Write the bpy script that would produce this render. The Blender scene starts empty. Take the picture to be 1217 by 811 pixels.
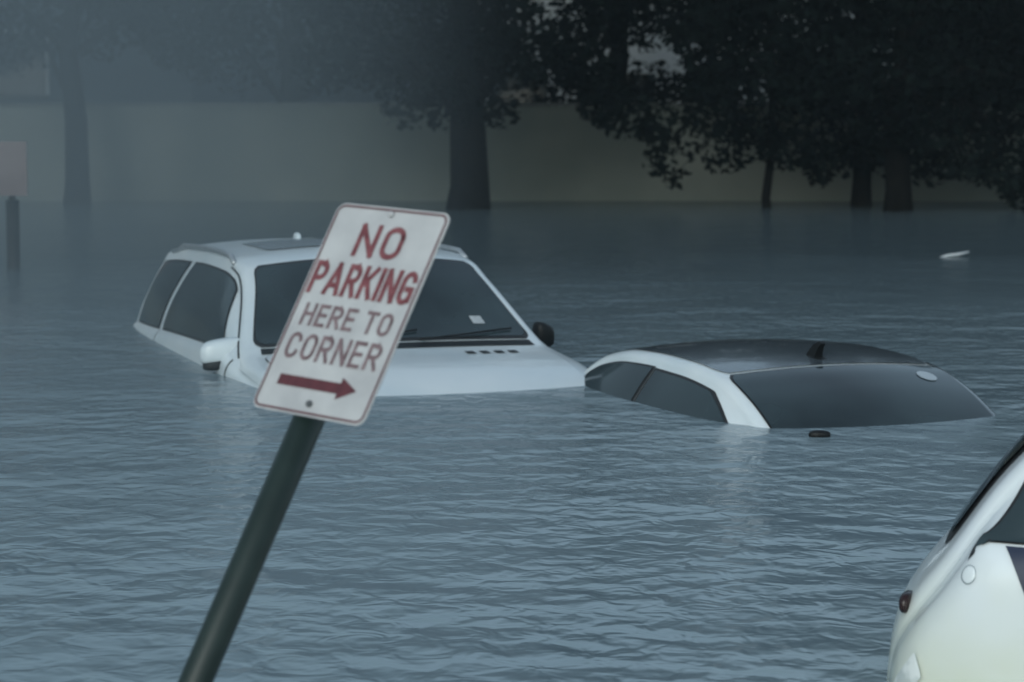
import bpy, math, random
from mathutils import Vector, Matrix
random.seed(7)
scene = bpy.context.scene
COL = scene.collection
scene.view_settings.view_transform = 'Standard'
scene.view_settings.look = 'None'
scene.view_settings.exposure = 0

# ------------------------------------------------------------ materials
def newmat(name):
    m = bpy.data.materials.new(name); m.use_nodes = True
    return m, m.node_tree.nodes, m.node_tree.links, m.node_tree.nodes["Principled BSDF"]

def noisy(name, c1, c2, scale=5.0, rough=0.7, spec=0.5, bump=0.0, detail=4.0, metallic=0.0, coat=0.0, lo=0.35, hi=0.65, bscale=None):
    m, n, l, p = newmat(name)
    tc = n.new("ShaderNodeTexCoord")
    nz = n.new("ShaderNodeTexNoise"); nz.inputs["Scale"].default_value = scale; nz.inputs["Detail"].default_value = detail
    l.new(tc.outputs["Object"], nz.inputs["Vector"])
    r = n.new("ShaderNodeValToRGB")
    r.color_ramp.elements[0].position = lo; r.color_ramp.elements[0].color = (*c1, 1)
    r.color_ramp.elements[1].position = hi; r.color_ramp.elements[1].color = (*c2, 1)
    l.new(nz.outputs["Fac"], r.inputs["Fac"]); l.new(r.outputs["Color"], p.inputs["Base Color"])
    p.inputs["Roughness"].default_value = rough
    p.inputs["Specular IOR Level"].default_value = spec
    p.inputs["Metallic"].default_value = metallic
    p.inputs["Coat Weight"].default_value = coat
    p.inputs["Coat Roughness"].default_value = 0.06
    if bump > 0:
        nb = n.new("ShaderNodeTexNoise"); nb.inputs["Scale"].default_value = bscale or scale * 3
        l.new(tc.outputs["Object"], nb.inputs["Vector"])
        b = n.new("ShaderNodeBump"); b.inputs["Strength"].default_value = bump; b.inputs["Distance"].default_value = 0.02
        l.new(nb.outputs["Fac"], b.inputs["Height"]); l.new(b.outputs["Normal"], p.inputs["Normal"])
    return m

M_paint = noisy("white_paint", (.63, .70, .74), (.75, .79, .81), 1.6, .28, .5, coat=.35)
M_seal = noisy("rubber_seal", (.012, .012, .013), (.02, .02, .022), 30, .5)
M_glass = noisy("tinted_glass", (.008, .015, .018), (.040, .062, .070), 1.3, .08, .65, lo=.35, hi=.75)
M_roofgrey = noisy("dark_glossy_roof", (.055, .070, .082), (.095, .115, .130), 1.3, .2, .55, coat=.5)
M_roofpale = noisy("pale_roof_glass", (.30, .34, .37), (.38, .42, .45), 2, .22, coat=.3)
M_black = noisy("black_plastic", (.004, .005, .006), (.010, .011, .012), 12, .5, .25)
M_grey = noisy("dark_grey_metal", (.06, .065, .07), (.12, .125, .13), 10, .4, metallic=.3)
M_chrome = noisy("satin_chrome", (.4, .42, .44), (.5, .52, .54), 10, .3, metallic=.6)
M_sticker = noisy("sticker_paper", (.40, .43, .45), (.5, .52, .54), 40, .6)
M_lens = noisy("lamp_lens", (.50, .54, .53), (.70, .73, .72), 22, .06, .7, coat=.9, lo=.4, hi=.6)
M_brown = noisy("red_brown_lens", (.014, .009, .010), (.026, .012, .013), 20, .25, .4)
M_navy = noisy("navy_paint", (.015, .02, .045), (.03, .04, .07), 6, .3)
M_signwhite = noisy("sign_sheeting", (.40, .395, .405), (.49, .485, .49), 10, .5, bump=.05)
M_signred = noisy("sign_red", (.12, .024, .030), (.25, .08, .088), 45, .55, lo=.3, hi=.75)
M_maroon = noisy("sign_maroon", (.07, .014, .020), (.13, .030, .038), 45, .55, lo=.3, hi=.78)
M_signdark = noisy("sign_faded_red", (.10, .055, .062), (.26, .18, .19), 45, .55, lo=.3, hi=.75)
M_pole = noisy("green_post", (.005, .014, .011), (.010, .022, .018), 14, .45)
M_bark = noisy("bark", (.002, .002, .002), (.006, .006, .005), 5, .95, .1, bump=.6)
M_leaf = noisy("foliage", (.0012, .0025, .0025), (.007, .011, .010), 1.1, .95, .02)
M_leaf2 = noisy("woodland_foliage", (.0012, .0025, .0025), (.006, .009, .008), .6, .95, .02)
M_wall = noisy("pale_render_wall", (.105, .122, .108), (.205, .218, .192), .35, .95, bump=.2)
M_conc = noisy("concrete", (.10, .108, .10), (.14, .148, .14), 3, .9)
M_house = noisy("house_siding", (.05, .08, .11), (.09, .125, .155), .8, .8)
M_housel = noisy("light_siding", (.60, .62, .62), (.8, .82, .82), .8, .8)
M_roof = noisy("roof_shingle", (.02, .022, .025), (.045, .047, .05), 3, .9)
M_pink = noisy("faded_notice_paint", (.16, .12, .12), (.22, .18, .18), 2, .6)
M_ground = noisy("ground", (.045, .055, .05), (.085, .095, .085), .5, 1.0)
M_tyre = noisy("tyre_rubber", (.012, .012, .012), (.022, .022, .022), 20, .8)

def dirty_paint():
    m, n, l, p = newmat("dirty_white_paint")
    tc = n.new("ShaderNodeTexCoord"); sx = n.new("ShaderNodeSeparateXYZ"); l.new(tc.outputs["Object"], sx.inputs[0])
    nz = n.new("ShaderNodeTexNoise"); nz.inputs["Scale"].default_value = 6; l.new(tc.outputs["Object"], nz.inputs["Vector"])
    ma = n.new("ShaderNodeMath"); ma.operation = 'MULTIPLY_ADD'; l.new(nz.outputs["Fac"], ma.inputs[0]); ma.inputs[1].default_value = .25
    l.new(sx.outputs["Z"], ma.inputs[2])
    r = n.new("ShaderNodeValToRGB")
    r.color_ramp.elements[0].position = .25; r.color_ramp.elements[0].color = (.60, .63, .54, 1)
    r.color_ramp.elements[1].position = .55; r.color_ramp.elements[1].color = (.68, .72, .75, 1)
    l.new(ma.outputs[0], r.inputs[0]); l.new(r.outputs[0], p.inputs["Base Color"])
    p.inputs["Roughness"].default_value = .25; p.inputs["Coat Weight"].default_value = .5
    return m
M_paint2 = dirty_paint()

# ------------------------------------------------------------ helpers
def mesh_obj(name, verts, faces, mat, parent=None, smooth=True):
    me = bpy.data.meshes.new(name)
    me.from_pydata([tuple(v) for v in verts], [], faces)
    me.materials.append(mat); me.update()
    if smooth:
        me.polygons.foreach_set("use_smooth", [True] * len(me.polygons))
    ob = bpy.data.objects.new(name, me); COL.objects.link(ob)
    if parent: ob.parent = parent
    return ob

def empty(name, loc, rotz, label, category, group=None, rot=None):
    e = bpy.data.objects.new(name, None); COL.objects.link(e)
    e.location = loc; e.rotation_euler = rot if rot else (0, 0, rotz)
    e["label"] = label; e["category"] = category
    if group: e["group"] = group
    return e

def tube_geo(pts, rad, seg=12, caps=True):
    vs, fs = [], []
    n = len(pts); pts = [Vector(p) for p in pts]
    rads = rad if isinstance(rad, (list, tuple)) else [rad] * n
    ref = None
    for i, p in enumerate(pts):
        d = (pts[min(i + 1, n - 1)] - pts[max(i - 1, 0)]).normalized()
        if ref is None:
            ref = Vector((0, 0, 1)) if abs(d.z) < .9 else Vector((1, 0, 0))
        a = d.cross(ref).normalized(); b = a.cross(d).normalized(); ref = b
        for k in range(seg):
            t = 2 * math.pi * k / seg
            vs.append(p + a * math.cos(t) * rads[i] + b * math.sin(t) * rads[i])
    for i in range(n - 1):
        for k in range(seg):
            k2 = (k + 1) % seg
            fs.append((i * seg + k, i * seg + k2, (i + 1) * seg + k2, (i + 1) * seg + k))
    if caps:
        fs.append(tuple(range(seg))[::-1]); fs.append(tuple((n - 1) * seg + k for k in range(seg)))
    return vs, fs

def tube(name, pts, rad, mat, parent=None, seg=12):
    v, f = tube_geo(pts, rad, seg)
    return mesh_obj(name, v, f, mat, parent)

def super_ell(name, size, mat, parent, loc, e=.45, rotz=0, nu=28, nv=16, shear=0):
    def sp(v, p): return math.copysign(abs(v) ** p, v)
    vs, fs = [], []
    c, s = math.cos(rotz), math.sin(rotz)
    for j in range(nv + 1):
        ph = -math.pi / 2 + math.pi * j / nv
        for i in range(nu):
            th = 2 * math.pi * i / nu
            x = size[0] / 2 * sp(math.cos(ph), e) * sp(math.cos(th), e)
            y = size[1] / 2 * sp(math.cos(ph), e) * sp(math.sin(th), e)
            z = size[2] / 2 * sp(math.sin(ph), e)
            z += shear * y
            vs.append((loc[0] + x * c - y * s, loc[1] + x * s + y * c, loc[2] + z))
    for j in range(nv):
        for i in range(nu):
            i2 = (i + 1) % nu
            fs.append((j * nu + i, j * nu + i2, (j + 1) * nu + i2, (j + 1) * nu + i))
    return mesh_obj(name, vs, fs, mat, parent)

def box_geo(x0, x1, y0, y1, z0, z1):
    v = [(x0, y0, z0), (x1, y0, z0), (x1, y1, z0), (x0, y1, z0), (x0, y0, z1), (x1, y0, z1), (x1, y1, z1), (x0, y1, z1)]
    f = [(0, 3, 2, 1), (4, 5, 6, 7), (0, 1, 5, 4), (1, 2, 6, 5), (2, 3, 7, 6), (3, 0, 4, 7)]
    return v, f

def box(name, b, mat, parent=None):
    v, f = box_geo(*b)
    return mesh_obj(name, v, f, mat, parent, smooth=False)

def pchip(tab):
    xs = [t[0] for t in tab]; ys = [t[1] for t in tab]; n = len(xs)
    d = [(ys[i + 1] - ys[i]) / (xs[i + 1] - xs[i]) for i in range(n - 1)]
    m = [d[0]] + [0 if d[i - 1] * d[i] <= 0 else 2 * d[i - 1] * d[i] / (d[i - 1] + d[i]) for i in range(1, n - 1)] + [d[-1]]
    def f(x):
        if x <= xs[0]: return ys[0]
        if x >= xs[-1]: return ys[-1]
        i = 0
        while x > xs[i + 1]: i += 1
        h = xs[i + 1] - xs[i]; t = (x - xs[i]) / h
        return ((1 + 2 * t) * (1 - t) ** 2 * ys[i] + t * (1 - t) ** 2 * h * m[i] + t * t * (3 - 2 * t) * ys[i + 1] + t * t * (t - 1) * h * m[i + 1])
    return f

# ------------------------------------------------------------ car shell
class Car:
    def __init__(s, T, B, W, R, bow, crown, zbot, x0, x1):
        s.T, s.B, s.W, s.R, s.bow, s.crown = [pchip(t) for t in (T, B, W, R, bow, crown)]
        s.zbot, s.x0, s.x1 = zbot, x0, x1
    def P(s, x, q, side=1):
        T = s.T(x); R = s.R(x); W = max(s.W(x), R + .06); cr = s.crown(x); Te = T - cr
        B = min(s.B(x), Te - .07)
        def lz(a, b, t): return (a[0] + (b[0] - a[0]) * t, a[1] + (b[1] - a[1]) * t)
        def bz(a, c, b, t): return ((1 - t) ** 2 * a[0] + 2 * t * (1 - t) * c[0] + t * t * b[0], (1 - t) ** 2 * a[1] + 2 * t * (1 - t) * c[1] + t * t * b[1])
        p0 = (W - .08, s.zbot); p1 = (W, max(B - .45, s.zbot + .03)); p2 = (W, max(B - .13, s.zbot + .06)); p3 = (W - .05, B)
        p4 = (R + .035, max(Te - .055, B + .005)); p5 = (R - .02, Te)
        if q <= 1: y, z = lz(p0, p1, q)
        elif q <= 2: y, z = lz(p1, p2, q - 1)
        elif q <= 3: y, z = bz(p2, (W, B - .03), p3, q - 2)
        elif q <= 4:
            y, z = lz(p3, p4, q - 3); y += .10 * (q - 3) * (4 - q) * min(1, (p4[1] - p3[1]) / .3)
        elif q <= 5: y, z = bz(p4, (R + .025, Te - .008), p5, q - 4)
        else:
            u = 6 - q; y = p5[0] * u; z = T - cr * u * u
        return Vector((x + s.bow(x) * (1 - min(1, (y / W)) ** 2), y * side, z))
    def N(s, x, q, side):
        e = .004
        a = s.P(x + e, q, side) - s.P(x - e, q, side)
        q1 = max(0, q - .01); q2 = min(6, q + .01)
        b = s.P(x, q2, side) - s.P(x, q1, side)
        n = a.cross(b)
        if n.length < 1e-9: n = Vector((0, side, 0))
        n.normalize()
        p = s.P(x, q, side)
        if n.dot(Vector((0, p.y, p.z + .6))) < 0: n = -n
        return n
    def shell(s, name, mat, parent, step=.03, qs=None, extra=()):
        qs = qs or [0, .5, 1, 1.25, 1.5, 1.75, 2, 2.2, 2.4, 2.6, 2.8, 3] + [3 + i / 8 for i in range(1, 9)] + [4.2, 4.4, 4.6, 4.8, 5] + [5 + i / 8 for i in range(1, 9)]
        n = int((s.x1 - s.x0) / step)
        xs = sorted(set([s.x0 + (s.x1 - s.x0) * i / n for i in range(n + 1)] + list(extra)))
        vs, fs = [], []
        loop = [(q, 1) for q in qs] + [(q, -1) for q in reversed(qs[:-1])]
        m = len(loop)
        for x in xs:
            for q, sd in loop: vs.append(s.P(x, q, sd))
        for i in range(len(xs) - 1):
            for j in range(m - 1):
                fs.append((i * m + j, i * m + j + 1, (i + 1) * m + j + 1, (i + 1) * m + j))
            fs.append((i * m + m - 1, i * m, (i + 1) * m, (i + 1) * m + m - 1))
        fs.append(tuple(range(m))[::-1]); fs.append(tuple((len(xs) - 1) * m + k for k in range(m)))
        return mesh_obj(name, vs, fs, mat, parent)
    def grid(s, name, fn, mat, parent, off, nu=24, nv=16):
        vs, fs = [], []
        for j in range(nv + 1):
            for i in range(nu + 1):
                x, q, sd = fn(i / nu, j / nv)
                vs.append(s.P(x, q, sd) + s.N(x, q, sd) * off)
        for j in range(nv):
            for i in range(nu):
                a = j * (nu + 1) + i
                fs.append((a, a + 1, a + nu + 2, a + nu + 1))
        return mesh_obj(name, vs, fs, mat, parent)
    def top_patch(s, name, xa, xb, um, mat, parent, off=.006, um2=None):
        um2 = um if um2 is None else um2
        def fn(i, j):
            x = xa + (xb - xa) * j
            u = um + (um2 - um) * j
            k = min(j, 1 - j) / .1
            if k < 1: u *= 1 - .05 * (1 - k) ** 2
            v = (-1 + 2 * i) * u
            return x, 6 - abs(v), (1 if v >= 0 else -1)
        return s.grid(name, fn, mat, parent, off, 40, 20)
    def side_patch(s, name, b0, b1, t0, t1, q0, q1, side, mat, parent, off=.006, k0=1.0, k1=1.0):
        def fn(i, j):
            l = b0 + (t0 - b0) * j ** k0; r = b1 + (t1 - b1) * j ** k1
            return l + (r - l) * i, q0 + (q1 - q0) * j, side
        return s.grid(name, fn, mat, parent, off, 24, 16)
    def window(s, name, *a, **k):
        side = a[6]; parent = a[7]
        g = s.side_patch(name, *a[:7], M_glass, parent, .007, **k)
        b0, b1, t0, t1, q0, q1 = a[:6]
        e = .022
        s.side_patch("window_seal", b0 - e, b1 + e, t0 - e, t1 + e, q0 - .03, min(3.995, q1 + .03), side, M_seal, g, .0035, **k)
        return g

# ============================================================ SUV
suv = empty("parked_suv", (-.66, 13.4, 0), math.radians(-70.5), "white SUV flooded up to its bonnet and door tops", "suv", "flooded cars")
S = Car(T=[(-3.32, -.8), (-3.30, -.1), (-3.22, .22), (-3.08, .46), (-2.9, .555), (-2.5, .60), (-2.0, .625), (-1.4, .645), (-1.0, .64), (-.72, .605), (-.55, .52), (0, .17), (.12, .135), (.6, .095), (.9, .045), (1.1, -.015), (1.3, -.11), (1.5, -.28), (1.6, -.6)],
        B=[(-3.0, .03), (-2.5, .045), (-1.2, .09), (0, .115), (1.6, .115)],
        W=[(-3.32, .84), (-3.1, .91), (-2.2, .95), (0, .965), (1.0, .965), (1.4, .90), (1.6, .70)],
        R=[(-3.32, .66), (-2.6, .65), (-1.6, .67), (-.72, .69), (0, .855), (.2, .88), (1.0, .87), (1.4, .78), (1.6, .55)],
        bow=[(-3.32, -.10), (-2.4, -.05), (-1.5, 0), (-.7, .08), (0, .13), (1.0, .08), (1.6, .14)],
        crown=[(-3.32, .03), (-2.5, .04), (-.8, .05), (0, .02), (1.0, .022), (1.6, .05)],
        zbot=-1.0, x0=-3.32, x1=1.6)
S.shell("body", M_paint, suv)
ws = S.top_patch("windshield", -.03, -.66, .955, M_glass, suv, .007, um2=.955)
S.top_patch("window_seal", .0, -.69, .972, M_seal, ws, .0035)
hd = S.top_patch("bonnet", .12, 1.45, .93, M_paint, suv, .008, um2=.90)
S.top_patch("shut_line", .112, 1.458, .936, M_seal, hd, .003, um2=.906)
for u0 in (-.62, -.55, -.48, .34, .44, .54, .64):
    def vent(i, j, u0=u0):
        v = u0 + .06 * i
        return .25 + .08 * j, 6 - abs(v), (1 if v >= 0 else -1)
    S.grid("bonnet_vent", vent, M_black, suv, .012, 6, 4)
def cowl(i, j):
    v = (-1 + 2 * i) * .93
    return .015 + .075 * j, 6 - abs(v), (1 if v >= 0 else -1)
S.grid("cowl_panel", cowl, M_black, suv, .005, 40, 4)
for sd in (1, -1):
    S.window("front_window", -2.02, -.16, -1.84, -.62, 3.05, 3.91, sd, suv, k0=1.6, k1=.8)
    S.window("rear_window", -2.98, -2.16, -2.84, -2.00, 3.05, 3.91, sd, suv, k1=1.6)
    for a, b in ((-2.09, -.02), (-2.9, -2.11)):
        d = S.side_patch("door", a, b, a, b, .9, 2.98, sd, M_paint, suv, .006)
        S.side_patch("shut_line", a - .005, b + .005, a - .005, b + .005, .9, 2.985, sd, M_seal, d, .002)
        h = [S.P(a + .1 + .17 * k / 4, 1.9, sd) + S.N(a + .1, 1.9, sd) * (.03 if 0 < k < 4 else .008) for k in range(5)]
        tube("door_handle", h, .012, M_paint, d)
    rail = [S.P(x, 4.35, sd) + Vector((0, 0, .035 if -2.5 < x < -.95 else .004)) for x in [-2.75, -2.6, -2.4, -2.0, -1.7, -1.4, -1.15, -1.0, -.88]]
    tube("roof_rail", rail, .016, M_chrome, suv)
    trim = [S.P(x, 4.05, sd) + S.N(x, 4.05, sd) * .003 for x in [-.9 + .9 * k / 14 for k in range(15)]]
    tube("pillar_trim", trim, .006, M_seal, suv, 8)
    p = S.P(-.22, 3.0, sd)
    if sd < 0:
        mr = super_ell("side_mirror", (.14, .26, .135), M_paint, suv, (p.x + .02, p.y - .02, p.z + .01), .62, -.15, shear=.14)
        super_ell("mirror_base", (.12, .24, .06), M_black, mr, (p.x + .03, p.y - .015, p.z - .062), .6, -.15, shear=.12)
        super_ell("mirror_glass", (.02, .20, .095), M_glass, mr, (p.x - .054, p.y - .02, p.z + .01), .5, -.15)
    else:
        mr = super_ell("side_mirror", (.11, .12, .13), M_black, suv, (p.x + .02, p.y + .045, p.z + .04), .65, .15, shear=-.35)
        super_ell("mirror_base", (.08, .12, .035), M_black, mr, (p.x + .01, p.y + .02, p.z - .025), .7)
        super_ell("mirror_glass", (.02, .09, .10), M_glass, mr, (p.x - .04, p.y + .045, p.z + .04), .5, .15)
S.top_patch("sunroof", -1.05, -1.75, .72, M_roofpale, suv, .006)
super_ell("roof_antenna", (.14, .035, .06), M_paint, suv, (-2.15, 0, .63), .9)
for ys in (.1, -.5):
    pts = [S.P(.02 - .10 * k / 5, 6 - abs((ys + .62 * k / 5) / .84), 1 if ys + .62 * k / 5 >= 0 else -1) + Vector((0, 0, .02)) for k in range(6)]
    tube("wiper", pts, .006, M_black, suv, 6)
def stk(i, j):
    v = .60 + .09 * i
    return -.20 + .06 * j, 6 - v, 1
S.grid("sticker_or_painted_reflection", stk, M_sticker, suv, .010, 4, 4)
S.top_patch("tailgate_window", -3.26, -3.02, .9, M_glass, suv, .007)

# ============================================================ sedan
sed = empty("parked_sedan", (1.73, 11.24, .012), math.radians(90 + 21.5), "white sedan flooded to its windows, only roof and glass showing", "car", "flooded cars")
D = Car(T=[(-1.15, -.9), (-1.1, -.42), (-.9, -.32), (-.45, -.25), (-.26, -.16), (.0, .0), (.28, .132), (.53, .205), (.85, .236), (1.15, .242), (1.45, .232), (1.75, .185), (1.95, .10), (2.2, -.14), (2.55, -.29), (3.5, -.38), (4.0, -.5), (4.05, -.9)],
        B=[(-1.15, -.26), (0, -.24), (3, -.28), (4, -.3)],
        W=[(-1.15, .70), (-.9, .84), (0, .91), (1.5, .95), (2.6, .93), (3.4, .88), (4.05, .65)],
        R=[(-1.15, .55), (-.4, .65), (0, .62), (.3, .61), (.55, .60), (1.3, .60), (1.75, .59), (2.3, .68), (3.5, .72), (4.05, .55)],
        bow=[(-1.15, -.12), (0, -.12), (.55, -.08), (1.3, 0), (1.9, .10), (2.6, .20), (4.05, .16)],
        crown=[(-1.15, .03), (0, .03), (.55, .03), (1.9, .03), (4.05, .04)],
        zbot=-1.15, x0=-1.15, x1=4.05)
D.shell("body", M_paint, sed)
rg = D.top_patch("rear_windshield", -.27, .50, .985, M_glass, sed, .007)
D.top_patch("window_seal", -.30, .52, 1.0, M_seal, rg, .0035)
D.side_patch("pillar_trim", -.28, .55, -.28, .60, 3.7, 5.03, -1, M_roofgrey, sed, .005)
fg = D.top_patch("windshield", 2.30, 1.80, .97, M_glass, sed, .007)
D.top_patch("window_seal", 2.33, 1.76, .99, M_seal, fg, .0035)
rf = D.top_patch("roof_panel", .545, 1.73, .99, M_roofgrey, sed, .005)
for sd in (1, -1):
    D.window("rear_window", -.10, 1.06, .50, 1.10, 3.05, 3.95, sd, sed, k0=3.2)
    D.window("front_window", 1.11, 2.34, 1.15, 1.88, 3.05, 3.97, sd, sed, k1=1.6)
    p = D.P(2.10, 3.0, sd)
    super_ell("side_mirror", (.12, .2, .13), M_paint, sed, (p.x, p.y + sd * .12, p.z - .02), .6)
# shark-fin antenna: hooked blade on a small foot
prof = [((-.040, 0), (.070, 0)), ((-.044, .022), (.040, .024)), ((-.054, .044), (.014, .050)), ((-.070, .068), (-.018, .076)), ((-.094, .084), (-.070, .094))]
vs = []
for k, (a_, b_) in enumerate(prof):
    th = .026 * (1 - k * .14)
    for (ax, az) in (a_, b_):
        for sgn in (1, -1): vs.append((.64 + ax, th * sgn, .218 + az))
fs = []
for k in range(len(prof) - 1):
    i = 4 * k; j = i + 4
    fs += [(i, i + 2, j + 2, j), (i + 1, j + 1, j + 3, i + 3), (i, j, j + 1, i + 1), (i + 2, i + 3, j + 3, j + 2)]
i = 4 * (len(prof) - 1); fs += [(i, i + 2, i + 3, i + 1), (0, 1, 3, 2)]
fin = mesh_obj("roof_antenna", vs, fs, M_black, sed, smooth=False)
super_ell("antenna_base", (.18, .10, .03), M_black, fin, (.64, 0, .219), .85)
def painted_refl(i, j):
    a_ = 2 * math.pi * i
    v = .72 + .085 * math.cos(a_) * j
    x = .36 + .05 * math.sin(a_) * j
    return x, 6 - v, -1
D.grid("sticker_or_painted_reflection", painted_refl, M_roofpale, sed, .011, 24, 3)  # pale reflection on the rear glass, put in as a coloured patch

# ============================================================ hatchback (near, partly out of frame)
hat = empty("parked_hatchback", (1.225, 6.62, -.06), math.radians(-24), "white hatchback with dark side stripe standing in floodwater", "car", "flooded cars")
HB = Car(T=[(0, -.05), (.015, .12), (.05, .27), (.10, .355), (.17, .45), (.33, .68), (.45, .80), (.7, .93), (1.0, 1.0), (1.7, 1.02), (2.2, .97), (2.45, .88), (3.1, .58), (3.3, .54), (3.8, .42), (4.0, .25), (4.05, -.1)],
         B=[(0, .50), (4.05, .50)],
         W=[(0, .66), (.04, .75), (.12, .81), (.3, .84), (.8, .86), (3, .86), (3.7, .80), (4.05, .6)],
         R=[(0, .56), (.1, .66), (.2, .67), (.4, .64), (1.0, .60), (2.3, .60), (3.1, .72), (4.05, .5)],
         bow=[(0, -.12), (.4, -.08), (1.0, 0), (2.3, .06), (3.1, .12), (4.05, .14)],
         crown=[(0, .03), (.3, .04), (1, .05), (4.05, .04)],
         zbot=-.45, x0=0, x1=4.05)
HB.shell("body", M_paint2, hat, extra=(.005, .01, .015, .02, .025, .035, .045, .055))
tg = HB.top_patch("rear_windshield", .19, .42, .86, M_glass, hat, .010)
HB.top_patch("window_seal", .175, .44, .90, M_seal, tg, .0035)
wf = HB.top_patch("windshield", 3.05, 2.38, .96, M_glass, hat, .007)
HB.top_patch("window_seal", 3.08, 2.35, .98, M_seal, wf, .0035)
for sd in (1, -1):
    HB.window("rear_window", .265, 1.28, .40, 1.25, 2.90, 4.0, sd, hat, k0=1.1)
    HB.window("front_window", 1.36, 2.85, 1.33, 2.35, 2.90, 3.93, sd, hat)
    HB.side_patch("side_stripe", .42, 1.2, .335, 1.2, 1.75, 2.80, sd, M_navy, hat, .006, k0=.7)
    HB.side_patch("tail_lamp", .015, .13, .04, .115, 1.95, 2.35, sd, M_lens, hat, .012)
    p = HB.P(.115, 1.50, sd)
    super_ell("bumper_vent", (.13, .05, .075), M_black, hat, (p.x, p.y - sd * .012, p.z), .85, sd * .45)
    for wx in (.78, 3.25):
        c = Vector((wx, sd * .78, -.24))
        v, f = tube_geo([c + Vector((0, -.1, 0)), c + Vector((0, -.095, 0)), c + Vector((0, .095, 0)), c + Vector((0, .1, 0))], [.28, .315, .315, .28], 40)
        w = mesh_obj("wheel", v, f, M_tyre, hat)
        v, f = tube_geo([c + Vector((0, sd * .095, 0)), c + Vector((0, sd * .108, 0))], [.21, .2], 32)
        mesh_obj("rim", v, f, M_chrome, w)
    p = HB.P(2.8, 3.0, sd)
    super_ell("side_mirror", (.12, .2, .14), M_paint, hat, (p.x, p.y + sd * .13, p.z + .07), .6)
    p = HB.P(.085, 5.0, sd)
    super_ell("marker_lamp", (.035, .10, .055), M_brown, hat, (p.x - .002, p.y, p.z - .008), .8)
    p = HB.P(.245, 2.55, sd); nn = HB.N(.245, 2.55, sd)
    v, f = tube_geo([p - nn * .002, p + nn * .002, p + nn * .0035], [.022, .022, .018], 24)
    fl = mesh_obj("fuel_flap", v, f, M_paint, hat)
    v, f = tube_geo([p + nn * .0005, p + nn * .0014], [.0245, .0245], 24)
    mesh_obj("flap_ring", v, f, M_roofpale, fl)

# ============================================================ sign
sx = Vector((.7496, -.6606, -.0441)).normalized()
sy = Vector((.3656, .3572, .8597)); sy = (sy - sx * sy.dot(sx)).normalized()
sz = sx.cross(sy).normalized()
sign = bpy.data.objects.new("parking_sign", None); COL.objects.link(sign)
rotm = Matrix((sx, sy, sz)).transposed().to_4x4()
C = Vector((-.320, 4.752, 1.086))
foot = -2.6
sign.matrix_world = Matrix.Translation(C + sy * foot) @ rotm
sign["label"] = "white no parking sign with red lettering on leaning green post"
sign["category"] = "street sign"
O = -foot
w2, h2, rc = .157, .2325, .022
def rrect(w, h, r, seg=8):
    out = []
    for cx, cy, a0 in ((w - r, h - r, 0), (-w + r, h - r, 90), (-w + r, -h + r, 180), (w - r, -h + r, 270)):
        for k in range(seg + 1):
            a = math.radians(a0 + 90 * k / seg); out.append((cx + r * math.cos(a), cy + r * math.sin(a)))
    return out
rr = rrect(w2, h2, rc); n = len(rr)
vs = [(x, y + O, 0) for x, y in rr] + [(x, y + O, -.003) for x, y in rr]
fs = [tuple(range(n)), tuple(range(2 * n - 1, n - 1, -1))] + [(i, n + i, n + (i + 1) % n, (i + 1) % n) for i in range(n)]
plate = mesh_obj("sign_plate", vs, fs, M_signwhite, sign, smooth=False)
a = rrect(w2 - .004, h2 - .004, rc - .003); b = rrect(w2 - .0085, h2 - .0085, rc - .007)
vs = [(x, y + O, .0012) for x, y in a] + [(x, y + O, .0012) for x, y in b]
fs = [(i, (i + 1) % n, n + (i + 1) % n, n + i) for i in range(n)]
mesh_obj("border_line", vs, fs, M_maroon, plate, smooth=False)

# highway-style capitals drawn as mitred strokes
def arc(cx, cy, rx, ry, a0, a1, k=8):
    return [(cx + rx * math.cos(math.radians(a0 + (a1 - a0) * i / k)), cy + ry * math.sin(math.radians(a0 + (a1 - a0) * i / k))) for i in range(k + 1)]
bowl = [(0, 1), (.30, 1)] + arc(.30, .74, .26, .26, 90, -90) + [(0, .48)]
cc = arc(.28, .72, .28, .28, 10, 180) + arc(.28, .28, .28, .28, 180, 350)
GL = {
 'N': (.60, [[(0, 0), (0, 1)], [(0, 1), (.60, 0)], [(.60, 0), (.60, 1)]]),
 'O': (.58, [arc(.29, .71, .29, .29, 0, 180) + arc(.29, .29, .29, .29, 180, 360) + [(.58, .71)]]),
 'P': (.56, [[(0, 0), (0, 1)], bowl]),
 'R': (.58, [[(0, 0), (0, 1)], bowl, [(.28, .48), (.58, 0)]]),
 'A': (.70, [[(0, 0), (.35, 1)], [(.35, 1), (.70, 0)], [(.12, .27), (.58, .27)]]),
 'K': (.60, [[(0, 0), (0, 1)], [(.57, 1), (.02, .38)], [(.20, .60), (.60, 0)]]),
 'I': (.0, [[(0, 0), (0, 1)]]),
 'G': (.57, [arc(.28, .72, .28, .28, 15, 180) + arc(.28, .28, .28, .28, 180, 345), [(.30, .46), (.56, .46)], [(.56, .46), (.56, .08)]]),
 'H': (.58, [[(0, 0), (0, 1)], [(.58, 0), (.58, 1)], [(0, .52), (.58, .52)]]),
 'E': (.50, [[(0, 0), (0, 1)], [(0, 1), (.50, 1)], [(0, .52), (.44, .52)], [(0, 0), (.50, 0)]]),
 'T': (.58, [[(.29, 0), (.29, 1)], [(0, 1), (.58, 1)]]),
 'C': (.56, [cc]),
}
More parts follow.
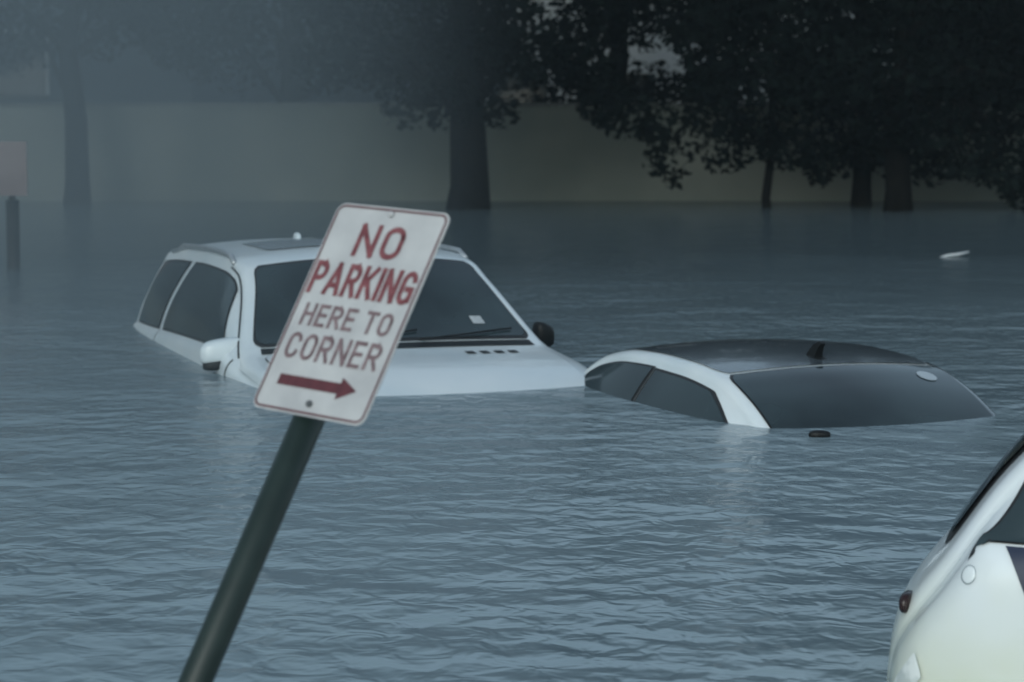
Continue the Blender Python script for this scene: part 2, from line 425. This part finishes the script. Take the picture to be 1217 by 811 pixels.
def text(body, cy, h, w, th, mat, z0=.0013):
    gap = .36; sp = .42
    X = 0; words = [[]]
    for ch in body:
        if ch == ' ':
            X += sp; words.append([]); continue
        gw, st = GL[ch]; words[-1].append((X, st)); X += gw + gap
    total = X - gap
    hx = (w - th) / total; hy = (h - th)
    for items in words:
        vs, fs = [], []
        for X, st in items:
            for k, pl in enumerate(st):
                pts = [Vector(((X + x) * hx - (w - th) / 2, y * hy - hy / 2)) for x, y in pl]
                n_ = len(pts); zz = z0 + k * .00012
                base = len(vs)
                for i, p in enumerate(pts):
                    if i == 0: d0 = d1 = (pts[1] - pts[0]).normalized()
                    elif i == n_ - 1: d0 = d1 = (pts[-1] - pts[-2]).normalized()
                    else: d0 = (pts[i] - pts[i - 1]).normalized(); d1 = (pts[i + 1] - pts[i]).normalized()
                    t = (d0 + d1).normalized(); nn = Vector((-t.y, t.x)); m = th / 2 / max(.5, nn.dot(Vector((-d0.y, d0.x))))
                    q = p.copy()
                    if i == 0: q -= d0 * th * .5
                    if i == n_ - 1: q += d0 * th * .5
                    for s_ in (1, -1):
                        r_ = q + nn * m * s_
                        vs.append((r_.x, r_.y + cy + O, zz))
                for i in range(n_ - 1):
                    a_ = base + 2 * i
                    fs.append((a_, a_ + 1, a_ + 3, a_ + 2))
        mesh_obj("lettering", vs, fs, mat, plate, smooth=False)
text("NO", .154, .074, .128, .0125, M_signred)
text("PARKING", .063, .074, .286, .0118, M_signred)
text("HERE TO", -.020, .050, .248, .0082, M_signdark)
text("CORNER", -.090, .058, .260, .0088, M_signdark)
ar = [(-.112, -.0115), (.058, -.0115), (.058, -.024), (.106, 0), (.058, .024), (.058, .0115), (-.112, .0115)]
mesh_obj("arrow", [(x, y - .165 + O, .0014) for x, y in ar], [(0, 1, 5, 6), (2, 3, 4, 5, 1)], M_maroon, plate, smooth=False)
for by, bm in ((.216, M_signwhite), (-.207, M_grey)):
    v, f = tube_geo([Vector((0, by + O, .0005)), Vector((0, by + O, .005)), Vector((0, by + O, .008))], [.007, .007, .005], 12)
    mesh_obj("bolt", v, f, bm, plate)
px = -.024
tube("post", [(px, -.3, -.036), (px, .9, -.036), (px, 1.8, -.036), (px, O + .19, -.036)], .0315, M_pole, sign, 28)
tube("post_cap", [(px, O + .191, -.036), (px, O + .198, -.036)], .033, M_grey, sign, 28)

# small objects on the water
dark_obj = super_ell("small_dark_object", (.10, .05, .04), M_black, None, (1.38, 10.70, .010), .8)  # small dark object at the waterline behind the sedan
dark_obj["label"] = "small dark object at the surface of the floodwater"; dark_obj["category"] = "debris"
br = tube("floating_stick", [(4.10, 23.2, -.02), (4.2, 23.2, .012), (4.3, 23.22, .022), (4.42, 23.25, .045)], [.010, .014, .016, .010], M_sticker, None, 8)
br["label"] = "small pale stick floating on the floodwater"; br["category"] = "stick"

# ============================================================ distant street notice
ns = empty("street_notice", (-4.46, 21.5, 0), 0, "faded pale pink notice board on a dark post", "sign")
tube("post", [(0, 0, -1.2), (0, 0, .62)], .06, M_black, ns)
box("board", (-.30, .15, -.09, -.063, .66, 1.14), M_pink, ns)
tube("board_bracket", [(0, 0, .62), (0, 0, 1.0)], .03, M_grey, ns)

# ============================================================ setting
def sheet(name, x0, x1, y0, y1, nx, ny, zf, mat):
    vs = []; fs = []
    for j in range(ny + 1):
        for i in range(nx + 1):
            x = x0 + (x1 - x0) * i / nx; y = y0 + (y1 - y0) * j / ny
            vs.append((x, y, zf(x, y)))
    for j in range(ny):
        for i in range(nx):
            a = j * (nx + 1) + i; fs.append((a, a + 1, a + nx + 2, a + nx + 1))
    o = mesh_obj(name, vs, fs, mat); o["kind"] = "structure"; return o
def gz(x, y):
    t = max(0, min(1, (y - 31) / 8)); t = t * t * (3 - 2 * t)
    return -1.3 + 1.42 * t
sheet("ground", -250, 250, -60, 400, 50, 230, gz, M_ground)

def water_mat():
    m, n, l, p = newmat("floodwater")
    tc = n.new("ShaderNodeTexCoord")
    def nz(sx, sy, scale, detail=3, rough=.55, dist=0, rot=0):
        mp = n.new("ShaderNodeMapping"); mp.inputs["Scale"].default_value = (sx, sy, 1); mp.inputs["Rotation"].default_value = (0, 0, rot)
        l.new(tc.outputs["Object"], mp.inputs["Vector"])
        t = n.new("ShaderNodeTexNoise"); t.inputs["Scale"].default_value = scale; t.inputs["Detail"].default_value = detail
        t.inputs["Roughness"].default_value = rough; t.inputs["Distortion"].default_value = dist
        l.new(mp.outputs[0], t.inputs["Vector"]); return t
    a = nz(1.15, 1.0, 7.2, 2, .45, .5, .2)
    b = nz(.8, 1.0, 1.6, 2, .5, .3, -.15)
    c = nz(1.2, 1.0, 16, 1, .5, 0, .1)
    patch = nz(1, 1, .35, 2)
    def ml(x, k, add=None):
        q = n.new("ShaderNodeMath"); q.operation = 'MULTIPLY_ADD'; l.new(x.outputs["Fac"], q.inputs[0]); q.inputs[1].default_value = k
        if add: l.new(add.outputs[0], q.inputs[2])
        else: q.inputs[2].default_value = 0
        return q
    s = ml(c, .005, ml(b, .11, ml(a, .034)))
    sp = n.new("ShaderNodeSeparateXYZ"); l.new(tc.outputs["Object"], sp.inputs[0])
    mr = n.new("ShaderNodeMapRange"); l.new(sp.outputs["Y"], mr.inputs["Value"])
    mr.inputs["From Min"].default_value = 9; mr.inputs["From Max"].default_value = 26
    mr.inputs["To Min"].default_value = 1.0; mr.inputs["To Max"].default_value = .36
    pr = n.new("ShaderNodeMapRange"); l.new(patch.outputs["Fac"], pr.inputs["Value"])
    pr.inputs["From Min"].default_value = .35; pr.inputs["From Max"].default_value = .65
    pr.inputs["To Min"].default_value = .45; pr.inputs["To Max"].default_value = 1.15
    mm = n.new("ShaderNodeMath"); mm.operation = 'MULTIPLY'; l.new(mr.outputs[0], mm.inputs[0]); l.new(pr.outputs[0], mm.inputs[1])
    bp = n.new("ShaderNodeBump"); bp.inputs["Distance"].default_value = 1.0
    l.new(mm.outputs[0], bp.inputs["Strength"])
    l.new(s.outputs[0], bp.inputs["Height"]); l.new(bp.outputs["Normal"], p.inputs["Normal"])
    # murky water colour with reflections painted in: pale sky near, dark trees far
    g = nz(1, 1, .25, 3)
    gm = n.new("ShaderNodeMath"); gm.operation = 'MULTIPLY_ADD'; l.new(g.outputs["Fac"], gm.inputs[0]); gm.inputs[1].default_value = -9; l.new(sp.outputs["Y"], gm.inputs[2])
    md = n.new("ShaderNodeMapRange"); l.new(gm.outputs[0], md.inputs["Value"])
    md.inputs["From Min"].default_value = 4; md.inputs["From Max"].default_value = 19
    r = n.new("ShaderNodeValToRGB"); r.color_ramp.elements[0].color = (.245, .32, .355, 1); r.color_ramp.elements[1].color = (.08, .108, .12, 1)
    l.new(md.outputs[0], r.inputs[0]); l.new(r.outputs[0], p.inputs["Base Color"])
    p.inputs["Roughness"].default_value = .20; p.inputs["IOR"].default_value = 1.48
    return m
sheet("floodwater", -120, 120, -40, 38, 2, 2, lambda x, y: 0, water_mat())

def mist_mat():
    m = bpy.data.materials.new("rain_mist"); m.use_nodes = True; n = m.node_tree.nodes; l = m.node_tree.links
    n.clear()
    out = n.new("ShaderNodeOutputMaterial"); v = n.new("ShaderNodeVolumePrincipled")
    v.inputs["Color"].default_value = (.76, .91, 1, 1); v.inputs["Anisotropy"].default_value = .2
    tc = n.new("ShaderNodeTexCoord"); sp = n.new("ShaderNodeSeparateXYZ"); l.new(tc.outputs["Object"], sp.inputs[0])
    mr = n.new("ShaderNodeMapRange"); mr.interpolation_type = 'SMOOTHSTEP'
    l.new(sp.outputs["X"], mr.inputs["Value"])
    mr.inputs["From Min"].default_value = .4; mr.inputs["From Max"].default_value = -3.4
    mr.inputs["To Min"].default_value = .0009; mr.inputs["To Max"].default_value = .029
    l.new(mr.outputs[0], v.inputs["Density"])
    l.new(v.outputs[0], out.inputs["Volume"])
    return m
mi = box("rain_mist", (-45, 45, -3, 62, -1.6, 13), mist_mat())
mi["kind"] = "structure"

# wall
wl = empty("garden_wall", (0, 36.2, 0), 0, "long pale rendered wall beyond the floodwater", "wall")
box("wall_panel", (-16, 14, 0, .22, -.9, 1.42), M_wall, wl)
box("wall_coping", (-16.05, 14.05, -.03, .25, 1.423, 1.47), M_conc, wl)

def house(name, x, y, w, d, h, mat, label, pitch=1.6, wins=()):
    e = empty(name, (x, y, 0), 0, label, "house")
    box("wall", (0, w, 0, d, 0, h), mat, e)
    o = .35
    v = [(-o, -o, h), (w + o, -o, h), (w + o, d + o, h), (-o, d + o, h), (-o, d / 2, h + pitch), (w + o, d / 2, h + pitch)]
    mesh_obj("roof", v, [(0, 1, 5, 4), (2, 3, 4, 5), (0, 4, 3), (1, 2, 5), (0, 3, 2, 1)], M_roof, e, False)
    for wx, wz, ww, wh in wins:
        g = box("window", (wx, wx + ww, -.03, -.005, wz, wz + wh), M_glass, e)
        box("sill", (wx - .05, wx + ww + .05, -.1, -.033, wz - .08, wz - .004), M_conc, g)
        vf = []; ff = []
        for b_ in ((wx - .06, wx - .002, -.06, -.001, wz, wz + wh), (wx + ww + .002, wx + ww + .06, -.06, -.001, wz, wz + wh), (wx - .06, wx + ww + .06, -.06, -.001, wz + wh + .002, wz + wh + .07)):
            v_, f_ = box_geo(*b_); ff += [tuple(i + len(vf) for i in q) for q in f_]; vf += v_
        mesh_obj("frame", vf, ff, M_housel, g, False)
    return e
house("house", -13.5, 40, 8.2, 7, 3.6, M_house, "blue-grey house with shingle roof behind the wall", wins=((1.5, 1.6, 1.2, 1.0), (4.6, 1.6, 1.2, 1.0)))
house("house", -.8, 40.5, 7.4, 6, 3.7, M_housel, "light grey house half hidden behind trees", wins=((.5, 1.2, .9, .9), (1.9, 1.2, 1.3, .75), (3.7, 1.2, .9, .9), (5.2, 1.2, 1.2, .9)))

def leaves(clumps, per, size, rnd):
    vs, fs = [], []
    for (cx, cy, cz, r) in clumps:
        k_ = int(per * min(1.0, (r / .5) ** 1.5) * (1.0 if r > .3 else .5))
        for _ in range(k_):
            while True:
                a = Vector((rnd.uniform(-1, 1), rnd.uniform(-1, 1), rnd.uniform(-1, 1)))
                if a.length <= 1: break
            p = Vector((cx, cy, cz)) + Vector((a.x * r, a.y * r, a.z * r * .85))
            d = Vector((rnd.gauss(0, 1), rnd.gauss(0, 1), rnd.gauss(0, .7))).normalized()
            e = d.cross(Vector((rnd.gauss(0, 1), rnd.gauss(0, 1), rnd.gauss(0, 1)))).normalized()
            s = size * rnd.uniform(.6, 1.3)
            k = len(vs)
            vs += [p - d * s * .5, p + e * s * .28, p + d * s * .5, p - e * s * .28]
            fs.append((k, k + 1, k + 2, k + 3))
    return vs, fs

def tree(x, y, tr, h, zmin, spread, label, seed, nclump=85, per=190, lean=0, low=()):
    rnd = random.Random(seed)
    e = empty("tree", (x, y, 0), 0, label, "tree", "trees along the far bank")
    top = h * .75
    v, f = [], []
    def add(pts, rad, seg=12):
        nonlocal v, f
        a, b = tube_geo(pts, rad, seg); f += [tuple(i + len(v) for i in q) for q in b]; v += a
    pts = [Vector((lean * t * h * .75 + rnd.uniform(-.06, .06), rnd.uniform(-.05, .05), -.6 + (top + .6) * t)) for t in [k / 8 for k in range(9)]]
    add(pts, [tr * (1.35 if k == 0 else 1.0 - .09 * k) for k in range(9)], 16)
    cl = []
    for k in range(nclump):
        t = rnd.random()
        z = zmin + (h - zmin) * t ** 1.35
        rr_ = spread * math.sqrt(max(.15, 1 - ((z - zmin) / (h - zmin) - .35) ** 2 * 1.6)) * math.sqrt(rnd.random())
        an = rnd.uniform(0, 2 * math.pi)
        cl.append((math.cos(an) * rr_, math.sin(an) * rr_ * .7, z + rnd.uniform(0, .35), rnd.uniform(.35, .75)))
    for c in low:
        cl.append((c[0] - x, c[1] - y, c[2], c[3]))
        for _ in range(2):
            cl.append((c[0] - x + rnd.uniform(-1, 1) * c[3], c[1] - y + rnd.uniform(-.2, .2), c[2] + rnd.uniform(-.5, .4) * c[3], c[3] * rnd.uniform(.3, .6)))
    for k, c in enumerate(cl):
        if k % 6 == 0 or (k >= nclump and c[3] > .3):
            s0 = pts[min(8, max(2, int(c[2] / top * 8)))]
            mid = (s0 + Vector(c[:3])) / 2 + Vector((0, 0, .5))
            add([s0, mid, Vector(c[:3])], [tr * .3, tr * .16, tr * .05], 7)
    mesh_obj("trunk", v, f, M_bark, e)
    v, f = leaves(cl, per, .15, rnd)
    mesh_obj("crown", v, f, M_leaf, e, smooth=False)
    return e
tree(-.62, 33.6, .30, 9, 1.75, 2.6, "dark broadleaf tree with thick trunk at the water's edge", 1, nclump=70, low=[(-.9, 33.3, 1.5, .5), (-.3, 33.3, 1.5, .5), (-1.4, 33.6, 1.5, .5), (-1.0, 33.5, 2.3, .6), (-1.9, 33.5, 2.2, .6), (-2.6, 33.5, 2.0, .5), (-.6, 33.0, 2.2, .6), (-.5, 33.0, 3.0, .6)])
tree(3.62, 33.9, .07, 7, 1.45, 2.4, "slender dark tree with drooping foliage by the water", 2, low=[(2.05, 33.6, 1.15, .4), (2.2, 33.6, .9, .3), (2.05, 33.6, .65, .26), (2.25, 33.6, .45, .2), (1.3, 33.6, 1.5, .45), (1.6, 33.6, 1.3, .4), (2.8, 33.6, 1.2, .5), (3.3, 33.6, 1.0, .45), (4.2, 33.5, .9, .45), (3.8, 33.5, .85, .4), (3.0, 33.5, .75, .3)])
tree(4.98, 34.2, .15, 9, 1.35, 2.6, "dark broadleaf tree with low leafy branches", 3, low=[(4.7, 33.7, .9, .5), (5.6, 33.7, .9, .5), (4.45, 33.7, .65, .35), (5.1, 33.7, .8, .45), (4.3, 33.7, .42, .2), (5.9, 33.7, .55, .3)])
tree(5.30, 33.0, .20, 8.5, 1.3, 2.6, "dark tree with stout trunk standing in shallow water", 4, low=[(6.2, 32.8, .75, .4), (6.7, 32.8, .6, .4), (7.2, 32.8, .7, .45), (6.6, 32.8, 1.0, .45), (7.0, 32.9, .3, .35), (6.0, 32.8, .6, .25), (5.0, 32.5, 1.15, .5), (5.6, 32.5, 1.1, .5), (5.3, 32.4, 1.7, .6), (5.4, 32.4, 2.5, .65), (5.2, 32.4, 3.2, .6)])
tree(-6.35, 35.0, .20, 9, 2.3, 2.6, "dark tree rising beside the pale wall", 5)
tree(-3.4, 37.6, .22, 9.5, 1.75, 3.0, "dark tree growing behind the pale wall", 6, nclump=110)
tree(1.6, 37.4, .2, 9, 1.6, 2.4, "dark tree growing behind the pale wall", 8, nclump=38, low=[(.6, 37, 1.7, .5), (1.3, 37, 1.8, .5), (2.2, 37, 1.7, .5)])
tree(8.6, 34.5, .2, 9, 1.2, 2.6, "dark broadleaf tree with low leafy branches", 9, low=[(7.7, 33.4, .35, .5), (8.2, 33.4, .6, .5)])
tree(-9.8, 37.8, .2, 9, 2.2, 2.6, "dark tree growing behind the pale wall", 10)

# woodland mass
rnd = random.Random(11)
cl = []
for k in range(900):
    x = rnd.uniform(-42, 42); z = rnd.uniform(.5, 10)
    cl.append((x, 52 + rnd.uniform(-2, 2), z, rnd.uniform(.8, 1.5)))
v, f = leaves(cl, 60, .45, rnd)
nx, nz_ = 90, 12
base = len(v)
for j in range(nz_ + 1):
    for i in range(nx + 1):
        x = -44 + 88 * i / nx; z = -.5 + (9.0 + 1.0 * math.sin(x * .9) + .7 * math.sin(x * 2.3 + 1)) * j / nz_
        v.append((x, 53.5 + rnd.uniform(-.6, .6), z))
for j in range(nz_):
    for i in range(nx):
        a = base + j * (nx + 1) + i; f.append((a, a + 1, a + nx + 2, a + nx + 1))
wd = mesh_obj("woodland", v, f, M_leaf2, None, smooth=False)
wd["kind"] = "stuff"; wd["label"] = "dense dark woodland beyond the houses"; wd["category"] = "woodland"

# ============================================================ light
w = bpy.data.worlds.new("World"); scene.world = w; w.use_nodes = True
nt = w.node_tree; bg = nt.nodes["Background"]
sky = nt.nodes.new("ShaderNodeTexSky"); sky.sky_type = 'NISHITA'; sky.sun_disc = False
sky.sun_elevation = math.radians(24); sky.sun_rotation = math.radians(200)
sky.air_density = 1.2; sky.dust_density = 2.5
hs = nt.nodes.new("ShaderNodeHueSaturation"); hs.inputs["Saturation"].default_value = .47
tn = nt.nodes.new("ShaderNodeMix"); tn.data_type = 'RGBA'; tn.blend_type = 'MULTIPLY'
tn.inputs[0].default_value = 1.0; tn.inputs[7].default_value = (.83, 1.0, 1.08, 1)
nt.links.new(sky.outputs[0], hs.inputs["Color"]); nt.links.new(hs.outputs[0], tn.inputs[6]); nt.links.new(tn.outputs[2], bg.inputs["Color"])
bg.inputs["Strength"].default_value = .15
sun = bpy.data.lights.new("sun", 'SUN'); sun.energy = .5; sun.angle = math.radians(20); sun.color = (1, .98, .95)
so = bpy.data.objects.new("sun", sun); COL.objects.link(so)
so.rotation_euler = (math.radians(66), 0, math.radians(-20))

# ============================================================ camera
cam = bpy.data.cameras.new("camera"); cam.sensor_width = 36; cam.lens = 36 * 2860 / 1217
co = bpy.data.objects.new("camera", cam); COL.objects.link(co)
co.location = (0, 0, 1.5); co.rotation_euler = (math.radians(90 - 5.7), 0, 0)
cam.clip_end = 1000
cam.dof.use_dof = True; cam.dof.focus_distance = 8.0; cam.dof.aperture_fstop = 4.5
scene.camera = co
